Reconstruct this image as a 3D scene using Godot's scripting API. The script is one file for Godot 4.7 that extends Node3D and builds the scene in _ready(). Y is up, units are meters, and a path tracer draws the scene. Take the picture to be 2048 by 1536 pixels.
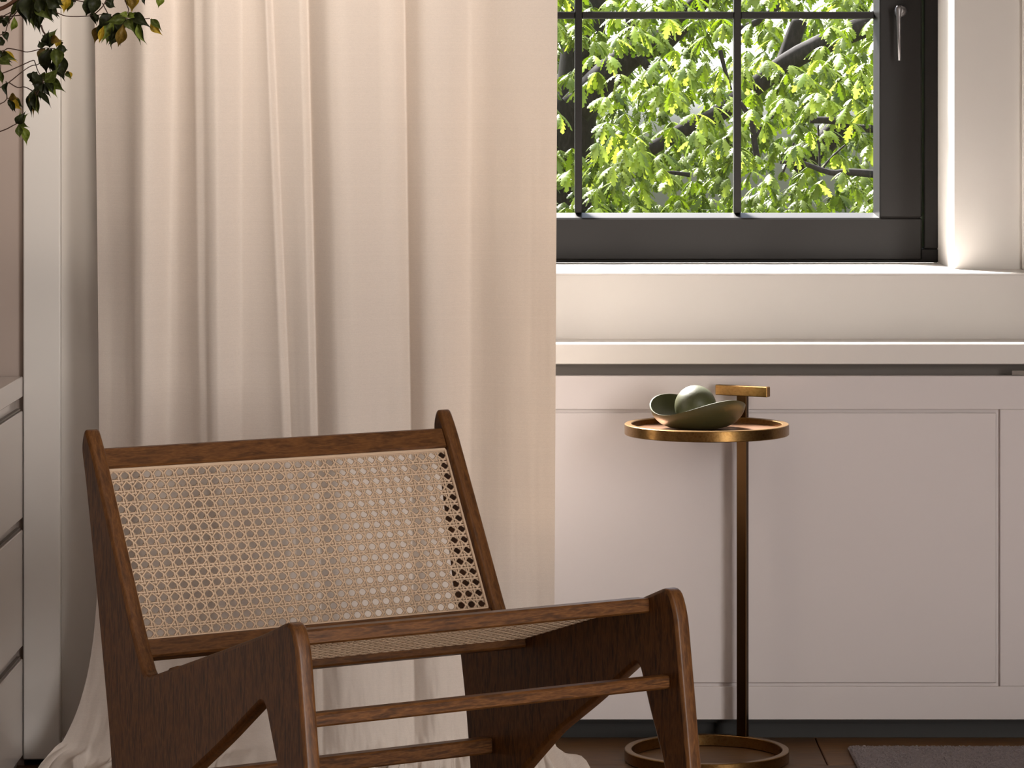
extends Node3D
# A quiet corner: a caned lounge chair before a floor-length curtain, a brass drinks table, a low cabinet under a black window with a tree outside.

const F := 7000.0        # focal length in pixels of the 2048 x 1536 frame
const CX := 1024.0
const HY := 180.0        # the row of the horizon
const EYE := 1.18
const SUN_ENERGY := 19.0
const SIDE_FILL_ENERGY := 27.0
const ADDED_LAMP_ENERGY := 8.0

var rng := RandomNumberGenerator.new()
var M := {}

# ------------------------------------------------------------------ helpers
func P(px: float, py: float, d: float) -> Vector3:
	return Vector3((px - CX) / F * d, EYE - (py - HY) / F * d, -d)

func S(smooth := true) -> SurfaceTool:
	var st := SurfaceTool.new()
	st.begin(Mesh.PRIMITIVE_TRIANGLES)
	st.set_smooth_group(0 if smooth else -1)
	return st

func numbered(called: String, parent: Node) -> String:
	if not parent.has_node(NodePath(called)):
		return called
	var k := 1
	while parent.has_node(NodePath("%s_%03d" % [called, k])):
		k += 1
	return "%s_%03d" % [called, k]

var counts := {}
func put(o: Node3D, called: String, parent: Node) -> void:
	var key := "%d/%s" % [parent.get_instance_id(), called]
	var n: int = counts.get(key, 0)
	counts[key] = n + 1
	o.name = called if n == 0 else "%s_%03d" % [called, n]
	parent.add_child(o, true)

func done(st: SurfaceTool) -> ArrayMesh:
	st.generate_normals()
	return st.commit()

func part(called: String, mesh: Mesh, mat: Material, parent: Node = self) -> MeshInstance3D:
	var o := MeshInstance3D.new()
	o.mesh = mesh
	o.material_override = mat
	o.cast_shadow = GeometryInstance3D.SHADOW_CASTING_SETTING_ON
	put(o, called, parent)
	return o

func thing(called: String, label: String, category: String, at := Vector3.ZERO, group := "") -> Node3D:
	var o := Node3D.new()
	put(o, called, self)
	o.position = at
	tag(o, label, category, group)
	return o

func tag(o: Node3D, label: String, category: String, group := "") -> void:
	o.set_meta("label", label)
	o.set_meta("category", category)
	if group != "":
		o.set_meta("group", group)

func structure(o: Node3D, label: String, category: String) -> Node3D:
	o.set_meta("kind", "structure")
	o.set_meta("label", label)
	o.set_meta("category", category)
	return o

func tri(st: SurfaceTool, a: Vector3, b: Vector3, c: Vector3, mid: Vector3) -> void:
	# winds the triangle so that its front looks away from mid
	if (b - a).cross(c - a).dot((a + b + c) / 3.0 - mid) > 0.0:
		var t := b
		b = c
		c = t
	st.add_vertex(a)
	st.add_vertex(b)
	st.add_vertex(c)

func quad(st: SurfaceTool, a: Vector3, b: Vector3, c: Vector3, d: Vector3, mid: Vector3) -> void:
	tri(st, a, b, c, mid)
	tri(st, a, c, d, mid)

# box with chamfered edges, in the frame t (its centre and axes)
func cbox(st: SurfaceTool, t: Transform3D, size: Vector3, c := 0.002) -> void:
	var h := size * 0.5
	c = minf(c, minf(h.x, minf(h.y, h.z)) * 0.9)
	var mid := t.origin
	if c < 0.00015:
		for ax in 3:
			for s in [-1.0, 1.0]:
				var u := (ax + 1) % 3
				var w := (ax + 2) % 3
				var q: Array[Vector3] = []
				for k in [[-1, -1], [1, -1], [1, 1], [-1, 1]]:
					var v := Vector3.ZERO
					v[ax] = s * h[ax]
					v[u] = k[0] * h[u]
					v[w] = k[1] * h[w]
					q.append(t * v)
				quad(st, q[0], q[1], q[2], q[3], mid)
		return
	for ax in 3:
		var u := (ax + 1) % 3
		var w := (ax + 2) % 3
		for s in [-1.0, 1.0]:
			var q: Array[Vector3] = []
			for k in [[-1, -1], [1, -1], [1, 1], [-1, 1]]:
				var v := Vector3.ZERO
				v[ax] = s * h[ax]
				v[u] = k[0] * (h[u] - c)
				v[w] = k[1] * (h[w] - c)
				q.append(t * v)
			quad(st, q[0], q[1], q[2], q[3], mid)
		# the four edges along ax
		for a in [-1.0, 1.0]:
			for b in [-1.0, 1.0]:
				var q: Array[Vector3] = []
				for k in [[-1, 0], [1, 0], [1, 1], [-1, 1]]:
					var v := Vector3.ZERO
					v[ax] = k[0] * (h[ax] - c)
					v[u] = a * (h[u] - (c if k[1] == 1 else 0.0))
					v[w] = b * (h[w] - (0.0 if k[1] == 1 else c))
					q.append(t * v)
				quad(st, q[0], q[1], q[2], q[3], mid)
	for x in [-1.0, 1.0]:
		for y in [-1.0, 1.0]:
			for z in [-1.0, 1.0]:
				tri(st, t * Vector3(x * h.x, y * (h.y - c), z * (h.z - c)), t * Vector3(x * (h.x - c), y * h.y, z * (h.z - c)), t * Vector3(x * (h.x - c), y * (h.y - c), z * h.z), mid)

func box(st: SurfaceTool, lo: Vector3, hi: Vector3, c := 0.0) -> void:
	cbox(st, Transform3D(Basis(), (lo + hi) * 0.5), hi - lo, c)

func box_mesh(lo: Vector3, hi: Vector3, c := 0.0) -> ArrayMesh:
	var st := S(false)
	box(st, lo, hi, c)
	return done(st)

# outline (counter-clockwise in x, y) pushed through z0..z1 with rounded edges
func extrude(st: SurfaceTool, line: PackedVector2Array, t: Transform3D, z0: float, z1: float, r: float, steps := 3) -> void:
	var n := line.size()
	var inw := PackedVector2Array()
	for i in n:
		var a := (line[i] - line[(i + n - 1) % n]).normalized()
		var b := (line[(i + 1) % n] - line[i]).normalized()
		var na := Vector2(-a.y, a.x)
		var nb := Vector2(-b.y, b.x)
		var m := (na + nb).normalized()
		inw.append(m / maxf(0.5, m.dot(na)))
	var rings: Array[PackedVector3Array] = []
	for k in 2 * (steps + 1):
		var low := k <= steps
		var e := float(k if low else 2 * steps + 1 - k) / steps
		var ins := r * (1.0 - sqrt(maxf(0.0, 1.0 - (1.0 - e) * (1.0 - e))))
		var z := z0 + r * float(k) / steps if low else z1 - r * float(2 * steps + 1 - k) / steps
		var ring := PackedVector3Array()
		for i in n:
			var p := line[i] + inw[i] * ins
			ring.append(t * Vector3(p.x, p.y, z))
		rings.append(ring)
	st.set_smooth_group(2)
	for k in rings.size() - 1:
		for i in n:
			var j := (i + 1) % n
			var a := rings[k][i]
			var b := rings[k][j]
			var c := rings[k + 1][j]
			var d := rings[k + 1][i]
			# outward is to the right of the counter-clockwise outline
			var out := t.basis * Vector3(line[j].y - line[i].y, line[i].x - line[j].x, 0)
			quad(st, a, b, c, d, (a + c) * 0.5 - out.normalized() * 0.01)
	st.set_smooth_group(1)
	for side in [0, rings.size() - 1]:
		var idx := Geometry2D.triangulate_polygon(line)
		var away := t.basis.z * (-1.0 if side == 0 else 1.0)
		for q in range(0, idx.size(), 3):
			var a := rings[side][idx[q]]
			var b := rings[side][idx[q + 1]]
			var c := rings[side][idx[q + 2]]
			tri(st, a, b, c, (a + b + c) / 3.0 - away)
	st.set_smooth_group(0)

func tube(st: SurfaceTool, pts: Array, radii: Array, sides := 8, cap := true) -> void:
	var n := pts.size()
	var rings: Array = []
	var up := Vector3(0.31, 0.87, 0.38).normalized()
	for i in n:
		var d: Vector3 = (pts[mini(i + 1, n - 1)] - pts[maxi(i - 1, 0)]).normalized()
		var x := up.cross(d).normalized()
		var y := d.cross(x)
		var ring := PackedVector3Array()
		for k in sides:
			var a := TAU * k / sides
			ring.append(pts[i] + (x * cos(a) + y * sin(a)) * float(radii[i]))
		rings.append(ring)
	for i in n - 1:
		var mid: Vector3 = (pts[i] + pts[i + 1]) * 0.5
		for k in sides:
			var j := (k + 1) % sides
			quad(st, rings[i][k], rings[i][j], rings[i + 1][j], rings[i + 1][k], mid)
	if cap:
		for e in [0, n - 1]:
			var inside: Vector3 = pts[1] if e == 0 else pts[n - 2]
			for k in sides:
				tri(st, pts[e], rings[e][k], rings[e][(k + 1) % sides], inside)

func spline(pts: Array, each := 6) -> Array:
	var out := []
	for i in pts.size() - 1:
		for k in each:
			var t := float(k) / each
			out.append(pts[i].cubic_interpolate(pts[i + 1], pts[maxi(i - 1, 0)], pts[mini(i + 2, pts.size() - 1)], t))
	out.append(pts[-1])
	return out

# turned about y: profile of (radius, height), closed if wanted
func lathe(st: SurfaceTool, prof: Array, at: Vector3, segs := 96, closed := false) -> void:
	var n := prof.size()
	var c := Vector2.ZERO
	for p in prof:
		c += p / n
	for i in n if closed else n - 1:
		var p: Vector2 = prof[i]
		var q: Vector2 = prof[(i + 1) % n]
		for k in segs:
			var a := TAU * k / segs
			var b := TAU * (k + 1) / segs
			var va := Vector3(cos(a), 0, sin(a))
			var vb := Vector3(cos(b), 0, sin(b))
			var mid := at + (va + vb).normalized() * c.x + Vector3(0, c.y, 0)
			if not closed:
				mid = at + Vector3(0, c.y, 0)
			quad(st, at + va * p.x + Vector3(0, p.y, 0), at + vb * p.x + Vector3(0, p.y, 0), at + vb * q.x + Vector3(0, q.y, 0), at + va * q.x + Vector3(0, q.y, 0), mid)

# ------------------------------------------------------------------ materials
func col(r: int, g: int, b: int) -> Color:
	return Color8(r, g, b)

func noise_tex(freq: float, oct: int, colors: Array, seed_: int, w := 512, h := 512, normal := false, bump := 4.0) -> NoiseTexture2D:
	var nz := FastNoiseLite.new()
	nz.noise_type = FastNoiseLite.TYPE_SIMPLEX_SMOOTH
	nz.frequency = freq
	nz.fractal_octaves = oct
	nz.seed = seed_
	var t := NoiseTexture2D.new()
	t.noise = nz
	t.width = w
	t.height = h
	t.seamless = true
	t.as_normal_map = normal
	if normal:
		t.bump_strength = bump
	elif colors.size() > 0:
		var g := Gradient.new()
		var offs := PackedFloat32Array()
		var cs := PackedColorArray()
		for i in colors.size():
			offs.append(float(i) / (colors.size() - 1))
			cs.append(colors[i])
		g.offsets = offs
		g.colors = cs
		t.color_ramp = g
	return t

func mat(called: String, c: Color, rough := 0.6, metal := 0.0) -> StandardMaterial3D:
	var m := StandardMaterial3D.new()
	m.resource_name = called
	m.albedo_color = c
	m.roughness = rough
	m.metallic = metal
	m.cull_mode = BaseMaterial3D.CULL_DISABLED
	M[called] = m
	return m

func make_materials() -> void:
	var m := mat("paint", col(210, 205, 199), 0.55)
	m = mat("taupe", col(84, 72, 62), 0.7)
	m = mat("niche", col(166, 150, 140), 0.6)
	m = mat("white_paint", col(212, 207, 201), 0.45)
	m = mat("lacquer", col(202, 195, 193), 0.5)
	m = mat("gloss_lacquer", col(200, 190, 183), 0.16)
	m = mat("shadow_gap", col(120, 112, 104), 0.6)
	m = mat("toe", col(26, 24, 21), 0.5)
	m = mat("black_frame", col(26, 24, 23), 0.45)
	m.metallic_specular = 0.3
	m = mat("steel", col(112, 109, 110), 0.3, 0.9)
	m = mat("brass", col(146, 116, 74), 0.3, 1.0)
	m.albedo_texture = noise_tex(0.02, 4, [col(205, 190, 165), col(255, 250, 240), col(225, 205, 180)], 5)
	m.uv1_triplanar = true
	m.uv1_scale = Vector3(9, 9, 9)
	m = mat("shaded_brass", col(70, 50, 30), 0.3, 1.0)  # same brass for the stem, its dark room reflection put into the colour
	m = mat("bronze_brown", col(104, 72, 46), 0.34, 0.85)
	m = mat("tray_floor", col(150, 112, 86), 0.28, 0.75)
	m = mat("ceramic", col(62, 63, 37), 0.45)
	m.normal_scale = 0.3
	m.normal_enabled = true
	m.normal_texture = noise_tex(0.08, 3, [], 8, 256, 256, true, 1.2)
	m.uv1_triplanar = true
	m.uv1_scale = Vector3(12, 12, 12)
	m = mat("vase_clay", col(150, 138, 122), 0.8)
	# walnut: grain runs along the y of the texture
	for k in 3:
		m = mat("walnut_%d" % k, Color.WHITE, 0.46)
		m.metallic_specular = 0.35
		m.albedo_texture = noise_tex(0.012, 5, [col(56, 34, 16), col(97, 61, 29), col(122, 80, 40), col(78, 48, 22), col(137, 92, 48)], 20 + k, 512, 512)
		m.uv1_triplanar = true
		m.uv1_scale = [Vector3(9, 1.6, 9), Vector3(1.6, 12, 12), Vector3(3, 3, 3)][k]
		m.detail_enabled = true
		m.detail_blend_mode = BaseMaterial3D.BLEND_MODE_MUL
		m.detail_albedo = noise_tex(0.09, 3, [Color(0.72, 0.68, 0.64), Color(1, 1, 1)], 30 + k, 512, 512)
		m.detail_uv_layer = BaseMaterial3D.DETAIL_UV_1
		m.clearcoat_enabled = true
		m.clearcoat = 0.1
		m.clearcoat_roughness = 0.25
	m = mat("cane", col(198, 171, 144), 0.55)
	m.backlight_enabled = true
	m.backlight = Color(0.12, 0.1, 0.08)
	m = mat("curtain", col(222, 210, 199), 0.85)
	m.albedo_texture = weave()
	m.backlight_enabled = true
	m.backlight = Color(0.3, 0.26, 0.21)
	m.rim_enabled = true
	m.rim = 0.25
	m.rim_tint = 0.7
	for k in 4:
		m = mat("plank_%d" % k, Color.WHITE, 0.5)
		var s: float = [0.85, 0.78, 0.9, 0.82][k]
		m.albedo_texture = noise_tex(0.012, 5, [Color(0.36, 0.24, 0.12) * s, Color(0.5, 0.35, 0.18) * s, Color(0.42, 0.28, 0.14) * s, Color(0.55, 0.39, 0.21) * s], 40 + k, 512, 512)
		m.uv1_triplanar = true
		m.uv1_scale = Vector3(1.0, 6, 8)
	m = mat("rug", Color.WHITE, 1.0)
	m.albedo_texture = noise_tex(0.2, 3, [col(92, 84, 84), col(128, 118, 118), col(160, 150, 150)], 50)
	m.uv1_triplanar = true
	m.uv1_scale = Vector3(7, 7, 7)
	m = mat("glass", Color(0.3, 0.33, 0.32, 0.004), 0.01)
	m.transparency = BaseMaterial3D.TRANSPARENCY_ALPHA
	m = mat("bark", Color.WHITE, 0.9)
	m.albedo_texture = noise_tex(0.04, 5, [col(14, 11, 13), col(30, 25, 26), col(58, 51, 52)], 60)
	m.uv1_triplanar = true
	m.uv1_scale = Vector3(3, 1, 3)
	m = mat("twig", col(70, 48, 36), 0.7)
	m = mat("branch_brown", col(105, 70, 48), 0.7)
	# leaves of the tree outside: one material for the mass, four for single leaves
	m = mat("foliage", Color.WHITE, 0.4)
	m.metallic_specular = 0.4
	m.vertex_color_use_as_albedo = true
	m.backlight_enabled = true
	m.backlight = Color(0.65, 0.7, 0.25)
	var greens := [Color(0.42, 0.5, 0.13), Color(0.47, 0.55, 0.16), Color(0.35, 0.44, 0.11), Color(0.53, 0.6, 0.2)]
	for k in 4:
		m = mat("tree_leaf_%d" % k, greens[k], 0.4)
		m.metallic_specular = 0.4
		m.backlight_enabled = true
		m.backlight = Color(0.65, 0.7, 0.25)
	# leaves of the indoor plant
	var tones := [col(36, 40, 19), col(64, 72, 25), col(164, 136, 34), col(102, 80, 28), col(98, 110, 38)]
	for k in 5:
		m = mat("plant_leaf_%d" % k, Color.WHITE, 0.45)
		m.metallic_specular = 0.3
		var c: Color = tones[k]
		m.albedo_texture = noise_tex(0.02, 3, [c.darkened(0.3), c, c.lightened(0.12)], 70 + k, 128, 128)
		m.backlight_enabled = true
		m.backlight = Color(0.35, 0.35, 0.12)
	m = mat("ground", col(44, 58, 28), 0.95)
	m.albedo_texture = noise_tex(0.03, 5, [col(150, 160, 120), col(220, 225, 190)], 90)
	m.uv1_triplanar = true
	m.uv1_scale = Vector3(0.3, 0.3, 0.3)
	m = mat("diffuser", col(250, 246, 238), 0.6)
	m.emission_enabled = true
	m.emission = Color(1.0, 0.93, 0.84)
	m.emission_energy_multiplier = 1.5

func weave() -> ImageTexture:
	# linen: short horizontal slubs over a fine vertical thread
	var im := Image.create(512, 512, false, Image.FORMAT_RGB8)
	var r := RandomNumberGenerator.new()
	r.seed = 4
	var nz := FastNoiseLite.new()
	nz.seed = 9
	nz.frequency = 0.01
	for y in 512:
		var row := r.randf_range(-0.045, 0.045)
		for x in 512:
			var v := 0.95 + row * 0.3 * (0.6 + nz.get_noise_2d(x * 2.5, y * 30.0)) + 0.02 * nz.get_noise_2d(x * 6.0, y * 60.0) + r.randf_range(-0.02, 0.02)
			im.set_pixel(x, y, Color(v, v, v))
	return ImageTexture.create_from_image(im)

# ------------------------------------------------------------------ room
func make_room() -> void:
	var o: Node3D
	# window wall: opening x -0.62..0.834, y 0.842..2.21
	var st := S(false)
	box(st, Vector3(-1.65, -0.2, -7.0), Vector3(-0.62, 2.9, -6.6))
	box(st, Vector3(0.834, -0.2, -7.0), Vector3(2.8, 2.9, -6.6))
	box(st, Vector3(-0.62, -0.2, -7.0), Vector3(0.834, 0.836, -6.6))
	box(st, Vector3(-0.62, 2.21, -7.0), Vector3(0.834, 2.9, -6.6))
	structure(part("wall_back", done(st), M.paint), "pale painted wall around the black window with deep white reveals", "wall")
	structure(part("wall_left", box_mesh(Vector3(-1.65, -0.2, -6.6), Vector3(-1.45, 2.9, 1.8)), M.taupe), "taupe side wall behind the drawer cabinet", "wall")
	st = S(false)
	box(st, Vector3(2.6, -0.2, -6.6), Vector3(2.8, 2.9, -2.2))
	box(st, Vector3(2.6, -0.2, 0.2), Vector3(2.8, 2.9, 1.8))
	box(st, Vector3(2.6, -0.2, -2.2), Vector3(2.8, 0.25, 0.2))
	box(st, Vector3(2.6, 2.5, -2.2), Vector3(2.8, 2.9, 0.2))
	structure(part("wall_right", done(st), M.taupe), "taupe side wall with a wide opening for the added side window", "wall")
	structure(part("wall_front", box_mesh(Vector3(-1.45, -0.2, 1.6), Vector3(2.6, 2.9, 1.8)), M.taupe), "taupe wall facing the window wall", "wall")
	structure(part("ceiling", box_mesh(Vector3(-1.45, 2.7, -6.6), Vector3(2.6, 2.9, 1.6)), M.white_paint), "white ceiling", "ceiling")
	# sill board and the panel under it
	o = structure(part("trim_1", box_mesh(Vector3(-0.6, 0.838, -6.85), Vector3(2.59, 0.842, -6.457), 0.0008), M.white_paint), "deep white window sill board under the black window", "window sill")
	o = structure(part("trim_2", box_mesh(Vector3(-0.6, 0.721, -6.6), Vector3(2.59, 0.838, -6.457)), M.paint), "pale wall panel between window sill and worktop", "wall panel")
	o = structure(part("trim_3", box_mesh(Vector3(0.961, 0.842, -6.6), Vector3(2.59, 2.7, -6.585), 0.002), M.paint), "pale upright wall board at the far right edge", "trim")
	# left: pilaster and the recessed panel beside it
	var a := (46.0 - CX) / F * 6.10
	var b := (120.0 - CX) / F * 6.10
	structure(part("trim_4", box_mesh(Vector3(a, 0.013, -6.6), Vector3(b, 2.7, -6.10), 0.002), M.paint), "pale upright pilaster at the end of the drawer cabinet", "trim")
	structure(part("trim_5", box_mesh(Vector3(b, 0.013, -6.6), Vector3(-0.62, 2.7, -6.125)), M.paint), "pale recessed wall panel between pilaster and curtain", "wall panel")
	structure(part("trim_6", box_mesh(Vector3(a, 0.0, -6.6), Vector3(-0.62, 0.013, -6.17)), M.toe), "dark recessed plinth under the pilaster", "plinth")
	# niche wall above the drawer cabinet
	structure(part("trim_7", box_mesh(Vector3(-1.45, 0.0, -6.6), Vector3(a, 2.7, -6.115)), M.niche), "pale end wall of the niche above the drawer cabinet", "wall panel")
	make_floor()
	make_window()
	# an unseen side window, added to fill the room with light
	var w := Node3D.new()
	put(w, "window_2", self)
	structure(w, "wide unseen side window with dark frame, added as a fill light source", "window")
	st = S(false)
	for y in [0.28, 2.47]:
		box(st, Vector3(2.66, y - 0.03, -2.2), Vector3(2.72, y + 0.03, 0.2))
	for k in 3:
		var z := -2.17 + 1.17 * k
		box(st, Vector3(2.66, 0.25, z - 0.03), Vector3(2.72, 2.5, z + 0.03))
	part("window_frame", done(st), M.black_frame, w)
	for k in 2:
		var z := -2.14 + 1.17 * k
		part("pane", box_mesh(Vector3(2.688, 0.31, z), Vector3(2.692, 2.44, z + 1.11)), M.glass, w)

func make_floor() -> void:
	var fl := part("floor", box_mesh(Vector3(-1.45, -0.2, -6.6), Vector3(2.6, -0.012, 1.6)), M.plank_0)
	structure(fl, "brown wooden plank floor", "floor")
	var gap := 0.0012
	var far := -6.118 - 0.26 * 2
	var row := 0
	rng.seed = 3
	while far + 0.26 * row < 1.6:
		var z0 := maxf(far + 0.26 * row, -6.6)
		var z1 := minf(far + 0.26 * (row + 1), 1.6)
		var x := 0.552 - 2.1 if row == 1 else 0.552 - 2.1 - rng.randf_range(0.3, 1.8)
		while x < 2.6:
			var lo := maxf(x, -1.45)
			var hi := minf(x + 2.1, 2.6)
			if hi - lo > 0.02:
				part("plank", box_mesh(Vector3(lo + gap, -0.012, z0 + gap), Vector3(hi - gap, 0.0, z1 - gap), 0.0012), M["plank_%d" % (rng.randi() % 4)], fl)
			x += 2.1
		row += 1

func ring_frame(st: SurfaceTool, x0: float, x1: float, y0: float, y1: float, w: float, z0: float, z1: float, c := 0.002) -> void:
	box(st, Vector3(x0, y0, z0), Vector3(x1, y0 + w, z1), c)
	box(st, Vector3(x0, y1 - w, z0), Vector3(x1, y1, z1), c)
	box(st, Vector3(x0, y0 + w, z0), Vector3(x0 + w, y1 - w, z1), c)
	box(st, Vector3(x1 - w, y0 + w, z0), Vector3(x1, y1 - w, z1), c)

func make_window() -> void:
	var w := Node3D.new()
	put(w, "window_1", self)
	structure(w, "black framed window with thin glazing bars looking onto a green tree", "window")
	var st := S(false)
	ring_frame(st, -0.62, 0.834, 0.842, 2.21, 0.027, -6.93, -6.852, 0.002)
	part("window_frame", done(st), M.black_frame, w)
	# sash
	st = S(false)
	var x0 := -0.588
	var x1 := 0.802
	var y0 := 0.847
	var y1 := 2.205
	ring_frame(st, x0, x1, y0, y1, 0.083, -6.92, -6.845, 0.003)
	var sash := part("sash", done(st), M.black_frame, w)
	# sloping glazing bead
	st = S(false)
	var a := [x0 + 0.083, x1 - 0.083, y0 + 0.083, y1 - 0.083]
	var g := 0.0085
	var mid := Vector3((a[0] + a[1]) / 2, (a[2] + a[3]) / 2, -6.7)
	var zf := -6.848
	var zb := -6.885
	var c1 := [Vector3(a[0], a[2], zf), Vector3(a[1], a[2], zf), Vector3(a[1], a[3], zf), Vector3(a[0], a[3], zf)]
	var c2 := [Vector3(a[0] + g, a[2] + g, zb), Vector3(a[1] - g, a[2] + g, zb), Vector3(a[1] - g, a[3] - g, zb), Vector3(a[0] + g, a[3] - g, zb)]
	var c3 := [Vector3(a[0] - 0.004, a[2] - 0.004, zb), Vector3(a[1] + 0.004, a[2] - 0.004, zb), Vector3(a[1] + 0.004, a[3] + 0.004, zb), Vector3(a[0] - 0.004, a[3] + 0.004, zb)]
	for i in 4:
		var j := (i + 1) % 4
		var core: Vector3 = (c1[i] + c1[j] + c2[i] + c2[j] + c3[i] + c3[j]) / 6.0
		quad(st, c1[i], c1[j], c2[j], c2[i], core)
		quad(st, c2[i], c2[j], c3[j], c3[i], core)
		quad(st, c3[i], c3[j], c1[j], c1[i], core)
	part("glazing_bead", done(st), M.black_frame, w)
	# bars
	var xs := [-0.4965, -0.1815, 0.1305, 0.4426, 0.7105]
	var ys := [0.9385, 1.327, 1.722, 2.1135]
	for i in [1, 2, 3]:
		part("glazing_bar", box_mesh(Vector3(xs[i] - 0.007, ys[0], -6.905), Vector3(xs[i] + 0.007, ys[3], -6.865), 0.0015), M.black_frame, w)
	for j in [1, 2]:
		for i in 4:
			var l: float = xs[i] + (0.007 if i > 0 else 0.0)
			var r: float = xs[i + 1] - (0.007 if i < 3 else 0.0)
			part("glazing_bar", box_mesh(Vector3(l, ys[j] - 0.007, -6.905), Vector3(r, ys[j] + 0.007, -6.866), 0.0015), M.black_frame, w)
	for j in 3:
		for i in 4:
			part("pane", box_mesh(Vector3(xs[i] + 0.006, ys[j] + 0.006, -6.888), Vector3(xs[i + 1] - 0.006, ys[j + 1] - 0.006, -6.884)), M.glass, w)
	# handle: rosette, neck and a lever hanging down
	st = S()
	var hp := P(1800, 22, 6.845)
	tube(st, [hp + Vector3(0, 0, -0.001), hp + Vector3(0, 0, 0.006), hp + Vector3(0, 0, 0.012)], [0.0125, 0.0125, 0.0105], 24)
	tube(st, [hp + Vector3(0, 0, 0.01), hp + Vector3(0, 0, 0.032)], [0.006, 0.006], 16)
	var l0 := P(1797, 18, 6.813)
	var l1 := P(1799, 121, 6.813)
	tube(st, [l0 + Vector3(0, 0.006, 0), l0, l0.lerp(l1, 0.15), l0.lerp(l1, 0.5), l1], [0.005, 0.0068, 0.0046, 0.0034, 0.003], 14)
	part("handle", done(st), M.steel, w)

# ------------------------------------------------------------------ fitted furniture
func make_cabinet() -> void:
	var x0 := -0.55
	var x1 := 2.59
	var zf := -6.33
	var c := thing("low_cabinet", "long low mauve-white cabinet with a grooved panel door under the window sill", "cabinet", Vector3(0.5, 0, -6.4))
	var at := c.position
	var st := S(false)
	box(st, Vector3(x0, 0.041, -6.597) - at, Vector3(x1, 0.655, zf - 0.022) - at)
	part("body", done(st), M.lacquer, c)
	# the door: a rim, a groove, a panel flush with the rim
	var gx0 := -0.30
	var gx1 := (2000.0 - CX) / F * 6.33
	var gy0 := EYE - (1373.0 - HY) / F * 6.33
	var gy1 := EYE - (819.0 - HY) / F * 6.33
	var y0 := 0.041
	var y1 := 0.663
	st = S(false)
	box(st, Vector3(x0, y0, zf - 0.02) - at, Vector3(x1, gy0, zf) - at, 0.0012)
	box(st, Vector3(x0, gy1, zf - 0.02) - at, Vector3(x1, y1, zf) - at, 0.0012)
	box(st, Vector3(x0, gy0, zf - 0.02) - at, Vector3(gx0, gy1, zf) - at, 0.0012)
	box(st, Vector3(gx1, gy0, zf - 0.02) - at, Vector3(x1, gy1, zf) - at, 0.0012)
	var door := part("door", done(st), M.lacquer, c)
	var g := 0.0062
	part("panel", box_mesh(Vector3(gx0 + g, gy0 + g, zf - 0.02) - at, Vector3(gx1 - g, gy1 - g, zf - 0.0012) - at, 0.0015), M.lacquer, door)
	part("groove", box_mesh(Vector3(gx0, gy0, zf - 0.021) - at, Vector3(gx1, gy1, zf - 0.0075) - at), M.lacquer, door)
	part("plinth", box_mesh(Vector3(x0, 0.0, -6.59) - at, Vector3(x1, 0.041, -6.378) - at), M.toe, c)
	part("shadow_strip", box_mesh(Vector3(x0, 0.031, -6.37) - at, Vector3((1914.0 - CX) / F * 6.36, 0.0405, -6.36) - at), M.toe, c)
	part("bracket", box_mesh(Vector3(0.905, 0.664, -6.34) - at, Vector3(0.99, 0.672, -6.335) - at), M.shadow_gap, c)
	part("recess_panel", box_mesh(Vector3(x0, 0.655, -6.59) - at, Vector3(x1, 0.6838, -6.385) - at), M.shadow_gap, c)
	var wt := part("worktop", box_mesh(Vector3(x0, 0.684, -6.6), Vector3(x1, 0.721, -6.33), 0.0015), M.white_paint)
	tag(wt, "pale worktop board running along the top of the low cabinet", "worktop")

func make_drawers() -> void:
	var xf := -0.8525
	var back := -1.449
	var z0 := -6.099
	var z1 := -3.6
	var c := thing("drawer_cabinet", "glossy pale drawer cabinet running towards the viewer at the left edge", "cabinet", Vector3(-1.15, 0, -5.0))
	var at := c.position
	part("body", box_mesh(Vector3(back, 0.0, z0) - at, Vector3(xf - 0.011, 0.645, z1) - at), M.gloss_lacquer, c)
	part("countertop", box_mesh(Vector3(back, 0.645, z0) - at, Vector3(xf, 0.681, z1) - at, 0.0015), M.gloss_lacquer, c)
	var edges := [[0.434, 0.621], [0.211, 0.414], [0.02, 0.189]]
	for k in 2:
		for e in edges:
			var a := z0 + 0.0005 - (z0 - z1) / 2 * k
			var b := z0 - (z0 - z1) / 2 * (k + 1) - 0.002
			var dr := part("drawer", box_mesh(Vector3(xf - 0.0105, e[0], a) - at, Vector3(xf, e[1], b) - at, 0.0015), M.gloss_lacquer, c)
			part("finger_pull", box_mesh(Vector3(xf - 0.0105, e[1] + 0.001, a + 0.001) - at, Vector3(xf - 0.004, e[1] + 0.004, b - 0.001) - at), M.shadow_gap, dr)

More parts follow.
